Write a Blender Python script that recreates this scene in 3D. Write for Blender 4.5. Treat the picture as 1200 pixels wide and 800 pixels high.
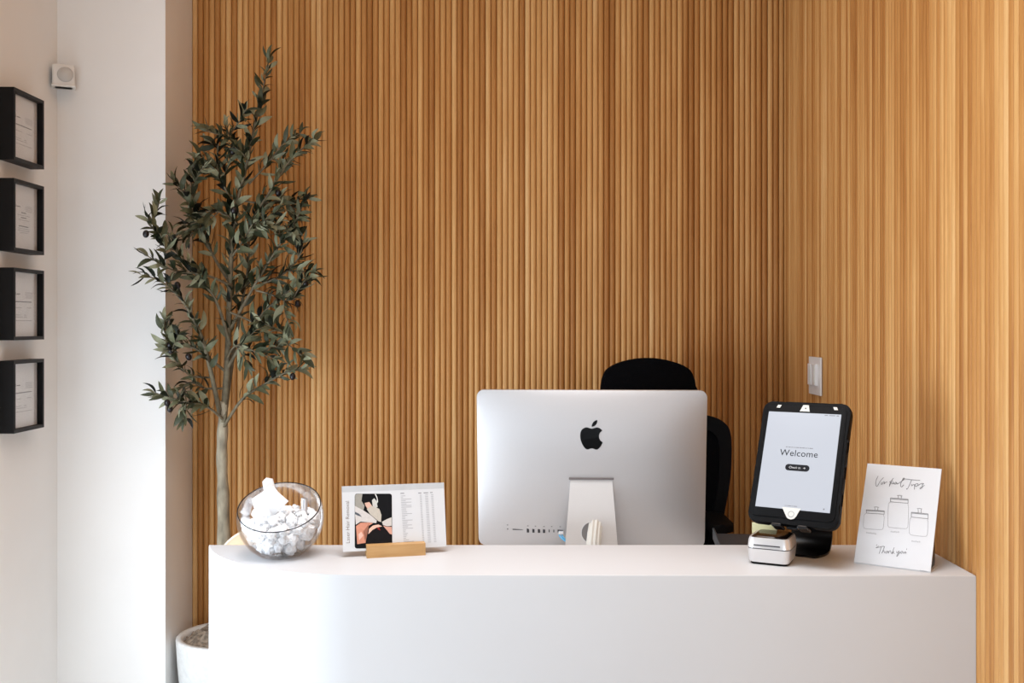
import bpy, bmesh, math, random
from mathutils import Vector, Matrix, noise
R = math.radians
PI = math.pi
for o in list(bpy.data.objects): bpy.data.objects.remove(o)
S = bpy.context.scene
C = S.collection

# ---------------------------------------------------------------- camera, world, lights
EYE, F, VX, VY = 1.48, 1200.0, 608.0, 380.0      # eye height; focal length and vanishing point measured in the 1200x800 photo
H = .961                                          # counter height
cam = bpy.data.cameras.new('camera')
cam.sensor_width = 36; cam.lens = 36
cam.shift_x = -8 / 1200; cam.shift_y = -20 / 1200
cam.clip_start = .05
cam_o = bpy.data.objects.new('camera', cam); C.objects.link(cam_o)
cam_o.location = (0, 0, EYE); cam_o.rotation_euler = (R(90), 0, 0)
S.camera = cam_o

w = bpy.data.worlds.new('world'); S.world = w; w.use_nodes = True
bg = w.node_tree.nodes['Background']
bg.inputs[0].default_value = (.75, .86, 1, 1); bg.inputs[1].default_value = .5

def area(name, loc, rot, sx, sy, power, col, spread=180):
    l = bpy.data.lights.new(name, 'AREA'); l.shape = 'RECTANGLE'; l.size = sx; l.size_y = sy
    l.energy = power; l.color = col; l.spread = R(spread)
    o = bpy.data.objects.new(name, l); C.objects.link(o); o.location = loc; o.rotation_euler = rot
    return o
# daylight entering the window in the left wall and the shop front behind the camera
area('daylight_left_window', (-1.57, 1.75, .85), (0, R(-90), 0), 1.15, 1.9, 31, (.82, .91, 1))
area('daylight_shop_front', (.5, -4.96, .95), (R(90), 0, 0), 3.2, 1.5, 40, (.84, .92, 1))
area('ceiling_lamp', (-.3, 2.4, 2.96), (0, 0, 0), 1.6, .5, 3.4, (1, .50, .19))
area('overhead_fill', (-.1, 1.7, 2.96), (0, 0, 0), 1.6, 1.0, 14, (.93, .96, 1), 105)  # unseen fill light, added to brighten counter top, desk and low back wall

S.view_settings.view_transform = 'Standard'; S.view_settings.look = 'None'
S.view_settings.gamma = 1; S.view_settings.use_curve_mapping = False
S.view_settings.exposure = .6

# ---------------------------------------------------------------- helpers
def at(px, py, D):
    """point at depth D that projects to the photo pixel"""
    return Vector(((px - VX) * D / F, D, EYE - (py - VY) * D / F))

def nt(m):
    m.use_nodes = True
    return m.node_tree, m.node_tree.nodes, m.node_tree.links, m.node_tree.nodes['Principled BSDF']

def mat(name, col, rough=.5, metal=0, var=.06, scale=30, bump=0, stretch=(1, 1, 1), coat=0, spec=.5):
    m = bpy.data.materials.new(name); t, n, l, p = nt(m)
    p.inputs['Roughness'].default_value = rough; p.inputs['Metallic'].default_value = metal
    p.inputs['Coat Weight'].default_value = coat; p.inputs['Specular IOR Level'].default_value = spec
    tc = n.new('ShaderNodeTexCoord'); mp = n.new('ShaderNodeMapping'); mp.inputs['Scale'].default_value = stretch
    nz = n.new('ShaderNodeTexNoise'); nz.inputs['Scale'].default_value = scale; nz.inputs['Detail'].default_value = 4
    l.new(tc.outputs['Object'], mp.inputs[0]); l.new(mp.outputs[0], nz.inputs['Vector'])
    r = n.new('ShaderNodeValToRGB')
    r.color_ramp.elements[0].position = .3; r.color_ramp.elements[1].position = .7
    r.color_ramp.elements[0].color = tuple(c * (1 - var) for c in col) + (1,)
    r.color_ramp.elements[1].color = tuple(min(1, c * (1 + var)) for c in col) + (1,)
    l.new(nz.outputs['Fac'], r.inputs[0]); l.new(r.outputs[0], p.inputs['Base Color'])
    if bump:
        b = n.new('ShaderNodeBump'); b.inputs['Strength'].default_value = bump; b.inputs['Distance'].default_value = .002
        l.new(nz.outputs['Fac'], b.inputs['Height']); l.new(b.outputs[0], p.inputs['Normal'])
    return m

def wood_mat(name, cols, rough=.5, per_object=True, scale=(90, 90, 2.2)):
    m = bpy.data.materials.new(name); t, n, l, p = nt(m)
    p.inputs['Roughness'].default_value = rough; p.inputs['Specular IOR Level'].default_value = .35
    tc = n.new('ShaderNodeTexCoord'); oi = n.new('ShaderNodeObjectInfo')
    mul = n.new('ShaderNodeMath'); mul.operation = 'MULTIPLY'; mul.inputs[1].default_value = 57.3
    l.new(oi.outputs['Random'], mul.inputs[0])
    add = n.new('ShaderNodeVectorMath'); add.operation = 'ADD'
    l.new(tc.outputs['Object'], add.inputs[0]); l.new(mul.outputs[0], add.inputs[1])
    mp = n.new('ShaderNodeMapping'); mp.inputs['Scale'].default_value = scale; l.new(add.outputs[0], mp.inputs[0])
    nz = n.new('ShaderNodeTexNoise'); nz.inputs['Scale'].default_value = 2.2; nz.inputs['Detail'].default_value = 6
    nz.inputs['Roughness'].default_value = .65
    l.new(mp.outputs[0], nz.inputs['Vector'])
    mp2 = n.new('ShaderNodeMapping'); mp2.inputs['Scale'].default_value = (8, 8, .9); l.new(add.outputs[0], mp2.inputs[0])
    nz2 = n.new('ShaderNodeTexNoise'); nz2.inputs['Scale'].default_value = 1.5; nz2.inputs['Detail'].default_value = 2
    l.new(mp2.outputs[0], nz2.inputs['Vector'])
    r = n.new('ShaderNodeValToRGB'); e = r.color_ramp.elements
    e[0].position = 0; e[0].color = cols[0] + (1,); e[1].position = 1; e[1].color = cols[-1] + (1,)
    for i, c in enumerate(cols[1:-1]):
        k = e.new((i + 1) / (len(cols) - 1)); k.color = c + (1,)
    # position in the ramp = per-board random + slow figure + fine grain
    a = n.new('ShaderNodeMath'); a.operation = 'MULTIPLY_ADD'; a.inputs[1].default_value = .50 if per_object else 0; a.inputs[2].default_value = -.36 if per_object else -.2
    l.new(oi.outputs['Random'], a.inputs[0])
    b = n.new('ShaderNodeMath'); b.operation = 'MULTIPLY_ADD'; b.inputs[1].default_value = .7; l.new(nz.outputs['Fac'], b.inputs[0]); l.new(a.outputs[0], b.inputs[2])
    c = n.new('ShaderNodeMath'); c.operation = 'MULTIPLY_ADD'; c.inputs[1].default_value = .6; l.new(nz2.outputs['Fac'], c.inputs[0]); l.new(b.outputs[0], c.inputs[2])
    l.new(c.outputs[0], r.inputs[0]); l.new(r.outputs[0], p.inputs['Base Color'])
    bp = n.new('ShaderNodeBump'); bp.inputs['Strength'].default_value = .25; bp.inputs['Distance'].default_value = .0006
    l.new(nz.outputs['Fac'], bp.inputs['Height']); l.new(bp.outputs[0], p.inputs['Normal'])
    return m

def thin_glass(name, tint, refl_rough=.02, ior=1.45, boost=1.0):
    m = bpy.data.materials.new(name); t, n, l, p = nt(m); n.remove(p)
    out = n['Material Output']
    tr = n.new('ShaderNodeBsdfTransparent'); tr.inputs[0].default_value = tint + (1,)
    gl = n.new('ShaderNodeBsdfGlossy'); gl.inputs['Roughness'].default_value = refl_rough
    fr = n.new('ShaderNodeFresnel'); fr.inputs[0].default_value = ior
    mm = n.new('ShaderNodeMath'); mm.operation = 'MULTIPLY'; mm.inputs[1].default_value = boost; mm.use_clamp = True
    mx = n.new('ShaderNodeMixShader')
    l.new(fr.outputs[0], mm.inputs[0]); l.new(mm.outputs[0], mx.inputs[0]); l.new(tr.outputs[0], mx.inputs[1]); l.new(gl.outputs[0], mx.inputs[2])
    l.new(mx.outputs[0], out.inputs[0])
    return m

def link(name, me, parent=None, m=None, smooth=False):
    o = bpy.data.objects.new(name, me); C.objects.link(o)
    if m is not None and not me.materials: me.materials.append(m)
    if parent is not None: o.parent = parent
    if smooth:
        for f in me.polygons: f.use_smooth = True
    return o
def obj(name, bm, m, parent=None, smooth=False, auto=None):
    me = bpy.data.meshes.new(name)
    bmesh.ops.recalc_face_normals(bm, faces=bm.faces)
    bm.to_mesh(me); bm.free()
    o = link(name, me, parent, m, smooth)
    if auto is not None:
        for f in me.polygons: f.use_smooth = True
        me.set_sharp_from_angle(angle=R(auto))
    return o
def pyd(name, v, f, m, parent=None, smooth=False):
    me = bpy.data.meshes.new(name); me.from_pydata([tuple(q) for q in v], [], f); me.update()
    return link(name, me, parent, m, smooth)
def empty(name, loc=(0, 0, 0), rz=0):
    o = bpy.data.objects.new(name, None); C.objects.link(o); o.location = loc; o.rotation_euler = (0, 0, rz)
    o.empty_display_size = .05
    return o
def tag(o, label=None, cat=None, group=None, kind=None):
    if label: o['label'] = label
    if cat: o['category'] = cat
    if group: o['group'] = group
    if kind: o['kind'] = kind
    return o
def add_box(bm, c, s, M=None, bev=0, seg=2):
    r = bmesh.ops.create_cube(bm, size=1)
    vs = r['verts']
    bmesh.ops.scale(bm, vec=s, verts=vs); bmesh.ops.translate(bm, vec=c, verts=vs)
    if bev:
        es = list({e for v in vs for e in v.link_edges})
        rr = bmesh.ops.bevel(bm, geom=es, offset=bev, segments=seg, affect='EDGES', profile=.5)
        vs = list({v for f in rr['faces'] for v in f.verts} | {v for v in vs if v.is_valid})
    if M is not None: bmesh.ops.transform(bm, matrix=M, verts=[v for v in vs if v.is_valid])
    return bm
def box(c, s, bev=0, seg=2, M=None):
    return add_box(bmesh.new(), c, s, M, bev, seg)
def rrect(w, h, r, n=6, cx=0, cy=0):
    pts = []
    for (sx, sy, a0) in ((1, 1, 0), (-1, 1, 90), (-1, -1, 180), (1, -1, 270)):
        for k in range(n + 1):
            a = R(a0 + 90 * k / n)
            pts.append((cx + sx * (w / 2 - r) + r * math.cos(a), cy + sy * (h / 2 - r) + r * math.sin(a)))
    return pts
def prism(pts, z0, z1, axis='z', bm=None, bev=0, seg=2, M=None):
    """extrude a closed 2-D outline; axis is the extrusion direction: z (x,y), y (x,z)"""
    bm = bm or bmesh.new()
    mk = (lambda a, b, t: (a, b, t)) if axis == 'z' else ((lambda a, b, t: (a, t, b)) if axis == 'y' else (lambda a, b, t: (t, a, b)))
    v0 = [bm.verts.new(mk(a, b, z0)) for a, b in pts]; v1 = [bm.verts.new(mk(a, b, z1)) for a, b in pts]
    n = len(pts)
    f0 = bm.faces.new(v0); f1 = bm.faces.new(v1[::-1])
    for i in range(n): bm.faces.new((v0[i], v0[(i + 1) % n], v1[(i + 1) % n], v1[i]))
    if bev:
        bmesh.ops.bevel(bm, geom=list(f0.edges) + list(f1.edges), offset=bev, segments=seg, affect='EDGES', profile=.5)
    if M is not None: bmesh.ops.transform(bm, matrix=M, verts=bm.verts)
    return bm
def smooth_path(P, sub=5):
    P = [Vector(p) for p in P]
    if len(P) < 3: return P
    out = []
    for i in range(len(P) - 1):
        p0 = P[max(0, i - 1)]; p1 = P[i]; p2 = P[i + 1]; p3 = P[min(len(P) - 1, i + 2)]
        for k in range(sub):
            t = k / sub
            out.append(.5 * ((2 * p1) + (p2 - p0) * t + (2 * p0 - 5 * p1 + 4 * p2 - p3) * t * t + (3 * p1 - p0 - 3 * p2 + p3) * t ** 3))
    out.append(P[-1]); return out
def add_tube(bm, P, r0, r1=None, n=8, rf=None):
    r1 = r0 if r1 is None else r1; rings = []
    up = Vector((.31, .17, .93)).normalized()
    for i, p in enumerate(P):
        t = (P[min(i + 1, len(P) - 1)] - P[max(i - 1, 0)]).normalized()
        a = t.cross(up)
        if a.length < 1e-3: a = t.cross(Vector((1, 0, 0)))
        a.normalize(); b = t.cross(a)
        r = r0 + (r1 - r0) * i / max(1, len(P) - 1)
        if rf: r *= rf(i / max(1, len(P) - 1))
        rings.append([bm.verts.new(p + (a * math.cos(2 * PI * k / n) + b * math.sin(2 * PI * k / n)) * r) for k in range(n)])
    for i in range(len(rings) - 1):
        for k in range(n): bm.faces.new((rings[i][k], rings[i][(k + 1) % n], rings[i + 1][(k + 1) % n], rings[i + 1][k]))
    bm.faces.new(rings[0][::-1]); bm.faces.new(rings[-1])
    return bm
def lathe(prof, n=32, bm=None, c=(0, 0, 0), cap=True):
    bm = bm or bmesh.new(); rings = []
    for r, z in prof:
        rings.append([bm.verts.new((c[0] + r * math.cos(2 * PI * k / n), c[1] + r * math.sin(2 * PI * k / n), c[2] + z)) for k in range(n)])
    for i in range(len(rings) - 1):
        for k in range(n): bm.faces.new((rings[i][k], rings[i][(k + 1) % n], rings[i + 1][(k + 1) % n], rings[i + 1][k]))
    if cap: bm.faces.new(rings[0][::-1]); bm.faces.new(rings[-1])
    return bm
def ribbon(bm, pts, wd, y):
    """flat pen stroke in the local x-z plane facing -y"""
    P = [Vector((p[0], p[1])) for p in pts]; L = []
    for i, p in enumerate(P):
        t = P[min(i + 1, len(P) - 1)] - P[max(i - 1, 0)]
        if t.length < 1e-9: t = Vector((1, 0))
        t.normalize(); nn = Vector((-t.y, t.x)) * wd / 2
        L.append((bm.verts.new((p.x + nn.x, y, p.y + nn.y)), bm.verts.new((p.x - nn.x, y, p.y - nn.y))))
    for i in range(len(L) - 1):
        try: bm.faces.new((L[i][0], L[i][1], L[i + 1][1], L[i + 1][0]))
        except ValueError: pass
def flat(bm, pts, y):
    vs = [bm.verts.new((p[0], y, p[1])) for p in pts]; f = bm.faces.new(vs)
    bmesh.ops.triangulate(bm, faces=[f])
def text_mesh(name, body, size, x, y, z, m, parent, align='CENTER', rot=0, width=1.0, weight=0):
    cu = bpy.data.curves.new(name, 'FONT'); cu.body = body; cu.size = size; cu.align_x = align; cu.resolution_u = 3
    cu.space_character = width; cu.offset = weight
    t = bpy.data.objects.new(name, cu); C.objects.link(t)
    dg = bpy.context.evaluated_depsgraph_get()
    me = bpy.data.meshes.new_from_object(t.evaluated_get(dg))
    bpy.data.objects.remove(t); bpy.data.curves.remove(cu)
    me.name = name
    me.transform(Matrix.Translation((x, y, z)) @ Matrix.Rotation(R(90), 4, 'X') @ Matrix.Rotation(R(rot), 4, 'Z'))
    me.materials.clear()
    return link(name, me, parent, m)
def panel_frame(x, y, z, yaw, tilt):
    """matrix whose local x-z plane is a leaning sheet, -y towards the viewer"""
    return Matrix.Translation((x, y, z)) @ Matrix.Rotation(yaw, 4, 'Z') @ Matrix.Rotation(-tilt, 4, 'X')

# ---------------------------------------------------------------- materials
white_wall = mat('white_wall_paint', (.86, .85, .83), .85, var=.012, scale=6, bump=.05)
ceiling_m = mat('ceiling_paint', (.72, .69, .65), .9, var=.01)
floor_m = mat('pale_floor_tile', (.62, .62, .61), .4, var=.04, scale=3)
slat_m = wood_mat('oak_tambour', [(.24, .077, .013), (.38, .156, .036), (.51, .242, .070), (.64, .355, .128), (.76, .485, .22)], .5)
slat_back_m = wood_mat('tambour_backing', [(.16, .06, .012), (.22, .09, .02), (.28, .12, .03)], .7, False)
counter_m = mat('white_solid_surface', (.61, .614, .625), .45, var=.008, scale=5, spec=.3)
desk_m = mat('desk_laminate', (.86, .85, .84), .5, var=.01)
black_frame = mat('black_frame_lacquer', (.004, .004, .0045), .5, var=.15, spec=.2)
dark_frame_face = mat('charcoal_frame_face', (.022, .021, .021), .55, var=.15, spec=.25)
paper = mat('paper', (.64, .645, .655), .7, var=.01)
cert_paper = mat('certificate_paper', (.86, .87, .88), .7, var=.01)
ink = mat('ink', (.012, .012, .015), .6, spec=.15)
grey_ink = mat('grey_ink', (.17, .17, .18), .6)
soft_ink = mat('faint_ink', (.34, .34, .36), .6)
brown_ink = mat('brown_grey_ink', (.16, .11, .09), .6)
alu = mat('satin_aluminium', (.60, .60, .61), .56, .8, var=.01, scale=400)
alu_light = mat('stand_aluminium', (.80, .77, .75), .42, .75, var=.01, scale=400)
logo_m = mat('gloss_black_logo', (.001, .001, .001), .25, var=.1, spec=.08)
dark_slot = mat('dark_port', (.03, .03, .035), .5)
slot_grey = mat('hinge_slot_grey', (.16, .14, .14), .5)
white_plastic = mat('white_plastic', (.82, .82, .82), .35, var=.01)
cream_plastic = mat('cream_plastic', (.66, .65, .6), .4, var=.01)
sensor_m = mat('sensor_plastic', (.78, .76, .72), .45, var=.01)
sensor_lens_m = mat('sensor_lens', (.55, .53, .50), .3, var=.01)
blue_cable_m = mat('blue_cable', (.10, .45, .75), .4)
rubber = mat('black_rubber', (.004, .004, .0045), .6, var=.2, spec=.12)
stand_black = mat('black_powder_coat', (.003, .003, .0035), .28, var=.2, spec=.3)
mesh_black = mat('black_mesh_fabric', (.002, .0022, .003), .85, var=.4, scale=260, bump=.4, spec=.06)
chair_plastic = mat('black_chair_plastic', (.0025, .0025, .003), .6, var=.2, spec=.1)
silver_m = mat('silver_plastic', (.80, .79, .79), .28, .55, var=.01)
gloss_dark = mat('dark_gloss_top', (.008, .004, .004), .2, var=.1)
beech = wood_mat('beech_block', [(.42, .23, .08), (.55, .32, .13), (.66, .42, .2)], .5, False, (4, 60, 60))
tray_m = wood_mat('pale_birch', [(.62, .42, .25), (.72, .52, .34), (.78, .6, .42)], .5, False, (2, 40, 40))
tray_edge = mat('pale_edge_band', (.85, .72, .56), .5)
tissue_m = mat('white_tissue', (.87, .875, .885), .85, var=.01)
yellow_paper = mat('pale_yellow_paper', (.72, .70, .42), .7, var=.02)
pot_m = mat('white_speckled_pot', (.74, .75, .74), .8, var=.07, scale=60, bump=.35)
moss_m = mat('dry_grey_moss', (.26, .21, .16), .95, var=.55, scale=70, bump=.8)
trunk_m = mat('olive_bark', (.34, .30, .22), .85, var=.35, scale=45, bump=.8, stretch=(1, 1, .35))
branch_m = mat('olive_branch', (.16, .135, .085), .8, var=.3, scale=60)
olive_m = mat('black_olive_fruit', (.004, .002, .004), .3, var=.3)
glass_bowl = thin_glass('clear_bowl_glass', (.998, .998, 1), .03, 1.4, .42)
glass_rim = thin_glass('bowl_rim_glass', (.22, .21, .25), .05, 1.5, 1.2)
pane_glass = thin_glass('frame_pane_glass', (.99, .99, .99), .03, 1.35, .3)
foil = mat('silver_foil', (.72, .72, .74), .3, .8, var=.05, scale=200)

# leaves: dark green on top, silvery underneath
leaf_mats = []
for k, (top, under) in enumerate([((.008, .012, .0045), (.115, .122, .066)), ((.019, .025, .009), (.25, .26, .165)), ((.004, .006, .003), (.055, .062, .032))]):
    m = bpy.data.materials.new('olive_leaf'); t, n, l, p = nt(m)
    g = n.new('ShaderNodeNewGeometry'); mx = n.new('ShaderNodeMix'); mx.data_type = 'RGBA'
    mx.inputs[6].default_value = top + (1,); mx.inputs[7].default_value = under + (1,)
    l.new(g.outputs['Backfacing'], mx.inputs[0])
    nz = n.new('ShaderNodeTexNoise'); nz.inputs['Scale'].default_value = 40
    hs = n.new('ShaderNodeHueSaturation'); mr = n.new('ShaderNodeMapRange'); mr.inputs[3].default_value = .7; mr.inputs[4].default_value = 1.3
    l.new(nz.outputs['Fac'], mr.inputs[0]); l.new(mr.outputs[0], hs.inputs['Value']); l.new(mx.outputs[2], hs.inputs['Color'])
    l.new(hs.outputs[0], p.inputs['Base Color']); p.inputs['Roughness'].default_value = .48; p.inputs['Specular IOR Level'].default_value = .3
    leaf_mats.append(m)
scr = bpy.data.materials.new('lit_screen'); t_, n_, l_, p_ = nt(scr)
p_.inputs['Base Color'].default_value = (.1, .1, .11, 1); p_.inputs['Roughness'].default_value = .15
p_.inputs['Emission Color'].default_value = (.50, .53, .59, 1); p_.inputs['Emission Strength'].default_value = .66

# ---------------------------------------------------------------- room
XL, XR, YB, YP, XP, YF, ZC = -1.528, .951, 3.67, 3.39, -1.17, -5.0, 3.0
YE, XW = .25, 3.2            # the slatted right wall ends here and the room widens to XW
def struct(name, bm, m): return tag(obj(name, bm, m), kind='structure')
struct('floor', box(((XL + XW) / 2, (YB + YF) / 2, -.05), (XW - XL + .6, YB - YF + .6, .1)), floor_m)
struct('ceiling', box(((XL + XW) / 2, (YB + YF) / 2, ZC + .05), (XW - XL + .6, YB - YF + .6, .1)), ceiling_m)
wb = struct('wall_back', box(((XP + XR) / 2 + .05, YB + .06, ZC / 2), (XR - XP + .1, .12, ZC)), slat_back_m)
wr = struct('wall_right', box((XR + .06, (YB + YE) / 2, ZC / 2), (.12, YB - YE, ZC)), slat_back_m)
bm = box((XW + .06, (YE + YF) / 2, ZC / 2), (.12, YE - YF, ZC)); add_box(bm, ((XR + .12 + XW) / 2 + .06, YE + .06, ZC / 2), (XW - XR, .12, ZC))
struct('wall_side', bm, white_wall)
# white wall with the frames; a tall window opening sits in it nearer the camera
WA, WB = .78, 2.74        # window opening along the wall
bm = box((XL - .075, (WB + YP) / 2, ZC / 2), (.15, YP - WB, ZC))
add_box(bm, (XL - .075, (WA + YF) / 2, ZC / 2), (.15, WA - YF, ZC))
add_box(bm, (XL - .075, (WA + WB) / 2, .04), (.15, WB - WA, .08)); add_box(bm, (XL - .075, (WA + WB) / 2, 2.6), (.15, WB - WA, .8))
struct('wall_left', bm, white_wall)
bm = prism([(-1.68, YP), (XP, YP), (XP, YB + .12), (-1.68, YB + .12)], 0, ZC, bev=0)
struct('wall_corner', bm, white_wall)
bm = box((2.45, YF - .06, ZC / 2), (1.6, .12, ZC)); add_box(bm, (.06, YF - .06, 2.64), (3.2, .12, .72))
struct('wall_front', bm, white_wall)
bm = bmesh.new()
for y in (WA + .02, (WA + WB) / 2, WB - .02): add_box(bm, (XL - .1, y, 1.14), (.04, .05, 2.12))
add_box(bm, (XL - .1, (WA + WB) / 2, 2.18), (.04, WB - WA, .04)); add_box(bm, (XL - .1, (WA + WB) / 2, .1), (.04, WB - WA, .04))
struct('window_1', bm, white_wall)

# tambour: every half-round oak slat is a part of its wall
def slat_mesh(wd, dp):
    n = 9; pr = []
    for k in range(n + 1):
        a = PI * k / n
        pr.append((-wd / 2 * math.cos(a), -dp * math.sin(a) ** .8 if 0 < k < n else 0))
    v = [(x, y, 0) for x, y in pr] + [(x, y, ZC) for x, y in pr]; N = n + 1
    f = [(i, i + 1, N + i + 1, N + i) for i in range(n)]
    me = bpy.data.meshes.new('slat'); me.from_pydata(v, [], f); me.update()
    for q in me.polygons: q.use_smooth = True
    me.materials.append(slat_m); return me
PITCH = .0202
sm = slat_mesh(.0192, .0085)
sm_r = slat_mesh(.0198, .0042)
for i in range(105):
    o = bpy.data.objects.new('slat', sm); C.objects.link(o); o.parent = wb
    o.location = (XP + PITCH * (i + .5), YB, 0)
for i in range(168):
    o = bpy.data.objects.new('slat', sm_r); C.objects.link(o); o.parent = wr
    o.location = (XR, YB - .009 - PITCH * (i + .5), 0); o.rotation_euler = (0, 0, R(-90))

# ---------------------------------------------------------------- counter and desk
DF, DB = 2.12, 2.414
def counter_outline():
    xc, R0 = -.33, .42; yc = DF + R0
    pts = [(XR - .0045, DB), (XR - .0045, DF)]
    for k in range(0, 25):
        a = math.acos((yc - DB) / R0) * k / 24
        pts.append((xc - R0 * math.sin(a), yc - R0 * math.cos(a)))
    return pts
co = obj('reception_counter', prism(counter_outline(), 0, H, bev=.0035, seg=3), counter_m, auto=35)
tag(co, 'white reception counter with a rounded left end against the oak slat wall', 'counter')
dk = empty('desk', (.165, 2.76, 0)); tag(dk, 'low white work desk behind the counter carrying the silver computer', 'desk')
obj('desk_top', box((0, 0, .755), (1.5, .68, .03), .003), desk_m, dk)
for sx in (-1, 1): obj('side_panel', box((sx * .72, 0, .37), (.03, .62, .739), .002), desk_m, dk)
obj('back_panel', box((0, -.325, .45), (1.4, .018, .57)), desk_m, dk)

# ---------------------------------------------------------------- picture frames on the left wall
FD, FW, FH = .043, .192, .2145
tops = [2.179, 1.911, 1.6476, 1.373]
flabels = ['uppermost black box frame on the left wall, below the white sensor',
           'second black box frame from the top of the left wall column',
           'third black box frame from the top of the left wall column',
           'lowest black box frame on the left wall with a white certificate']
for i, zt in enumerate(tops):
    # local: x-z plane is the face, -y points out of the wall
    fr = empty('picture_frame', (XL, 3.108, zt - FH / 2), R(90)); tag(fr, flabels[i], 'picture frame', 'black certificate frames in a column')
    t = .0105
    for s_ in (-1, 1): obj('frame_rail', box((0, -FD / 2, s_ * (FH / 2 - t / 2)), (FW, FD, t), .0006), dark_frame_face, fr)
    for s_ in (-1, 1): obj('frame_side', box((s_ * (FW / 2 - t / 2), -FD / 2, 0), (t, FD - .0006, FH - 2 * t)), black_frame, fr)
    obj('outer_side', box((-FW / 2 - .0006, -FD / 2, 0), (.001, FD, FH - .001)), black_frame, fr)
    yb = -.026
    ct = obj('certificate', box((0, yb + .002, 0), (FW - 2 * t, .002, FH - 2 * t)), cert_paper, fr)
    bm = bmesh.new(); rnd = random.Random(i); y = yb + .0007
    def bar(cx, cz, wd, hh, bm=bm, y=y): flat(bm, [(cx - wd / 2, cz - hh / 2), (cx + wd / 2, cz - hh / 2), (cx + wd / 2, cz + hh / 2), (cx - wd / 2, cz + hh / 2)], y)
    bar(-.052, .032, .008, .008)
    for cz, wd, cx in ([(.031, .022, -.033), (.008, .10, 0)] if i != 1 else [(.031, .024, -.033), (.014, .03, 0), (-.001, .035, 0), (-.027, .06, 0)]):
        bar(cx, cz, wd, .0028)
    tag(obj('print', bm, grey_ink, ct), kind='stuff')
    bm = bmesh.new(); y = yb + .0006
    bar2 = lambda cx, cz, wd, hh: flat(bm, [(cx - wd / 2, cz - hh / 2), (cx + wd / 2, cz - hh / 2), (cx + wd / 2, cz + hh / 2), (cx - wd / 2, cz + hh / 2)], y)
    for q in range(4): bar2(.033, .036 - q * .005, .045 + rnd.uniform(-.006, .006), .0012)
    if i == 1:
        for cz, wd in ((.006, .08), (-.008, .07), (-.034, .07), (-.040, .075), (-.046, .05)): bar2(0, cz, wd, .0013)
    else:
        for cz, wd, cx in ((-.010, .045, -.035), (-.010, .03, .035), (-.032, .04, -.035), (-.032, .015, .01), (-.038, .05, -.03), (-.038, .02, .01), (-.049, .1, 0)): bar2(cx, cz, wd, .0013)
    tag(obj('print', bm, soft_ink, ct), kind='stuff')
    obj('glass_pane', box((0, yb - .004, 0), (FW - 2 * t, .0015, FH - 2 * t)), pane_glass, fr)

# ---------------------------------------------------------------- motion sensor in the corner
sn = empty('motion_sensor', (-1.487, 3.345, 2.289), R(22)); tag(sn, 'small white motion sensor high in the corner of the white walls', 'sensor')
obj('housing', box((0, 0, 0), (.068, .045, .074), .008, 3), sensor_m, sn, auto=40)
obj('lens', lathe([(.024, 0), (.0245, .004), (.020, .008), (.006, .011), (.0005, .0112)], 28), sensor_lens_m, sn, smooth=True).matrix_local = Matrix.Translation((.006, -.021, .002)) @ Matrix.Rotation(R(90), 4, 'X')
obj('bracket', box((-.012, .028, 0), (.03, .03, .055), .004), sensor_m, sn)
obj('base_lip', box((0, -.002, -.034), (.072, .05, .006), .002), sensor_m, sn)

# ---------------------------------------------------------------- light switch on the right wall
sw = empty('light_switch', (.9463, 3.258, 1.3165), R(-90)); tag(sw, 'white double rocker light switch plate on the slatted right wall', 'light switch')
obj('cover_plate', box((0, -.003, 0), (.128, .006, .120), .0018), white_plastic, sw)
for k in (-1, 1):
    rk = obj('rocker', box((k * .024 - .006, -.0095, .004), (.034, .011, .068), .002), white_plastic, sw)
    obj('dimmer_slider', box((k * .024 + .008, -.016, .004), (.004, .004, .056), .001), cream_plastic, rk)

# ---------------------------------------------------------------- computer seen from behind
im = empty('desktop_computer', (.2084, 2.96, .77), R(-3.3))
tag(im, 'large silver all-in-one computer seen from behind, standing on the desk', 'computer')
MB = Matrix.Translation((0, 0, .8412 - .77)) @ Matrix.Rotation(R(7.8), 4, 'X')
W2, L2 = .65, .458
def bulge(x, z):
    a, b = abs(x / (W2 / 2)), abs((z - L2 / 2) / (L2 / 2))
    return .006 + .042 * max(0, 1 - a ** 2.6) ** .9 * max(0, 1 - b ** 2.6) ** .9
def body():
    bm = bmesh.new(); NX, NZ, rc = 44, 32, .021
    def clampc(x, z):       # pull grid points into the rounded outline
        dx = abs(x) - (W2 / 2 - rc); dz = abs(z - L2 / 2) - (L2 / 2 - rc)
        if dx > 0 and dz > 0:
            m_ = max(dx, dz); l_ = math.hypot(dx, dz)
            if l_ > 0:
                k = m_ / l_
                x = math.copysign(W2 / 2 - rc + dx * k, x); z = L2 / 2 + math.copysign(L2 / 2 - rc + dz * k, z - L2 / 2)
        return x, z
    def coords(n, h, r):
        inner = [-h + r + (2 * h - 2 * r) * k / (n - 8) for k in range(n - 7)]
        lo = [-h + r * k / 4 for k in range(4)]; hi = [h - r * (3 - k) / 4 for k in range(4)]
        return lo + inner + hi
    xs = coords(NX, W2 / 2, rc); zs = [L2 / 2 + q for q in coords(NZ, L2 / 2, rc)]
    g = []
    for z in zs:
        row = []
        for x in xs:
            X, Z = clampc(x, z); row.append(bm.verts.new((X, -bulge(X, Z), Z)))
        g.append(row)
    for j in range(len(zs) - 1):
        for i in range(len(xs) - 1): bm.faces.new((g[j][i], g[j][i + 1], g[j + 1][i + 1], g[j + 1][i]))
    be = [e for e in bm.edges if e.is_boundary]
    r = bmesh.ops.extrude_edge_only(bm, edges=be)
    nv = [q for q in r['geom'] if isinstance(q, bmesh.types.BMVert)]
    for q in nv: q.co.y = .003
    bmesh.ops.holes_fill(bm, edges=[e for e in bm.edges if e.is_boundary])
    return bm
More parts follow.
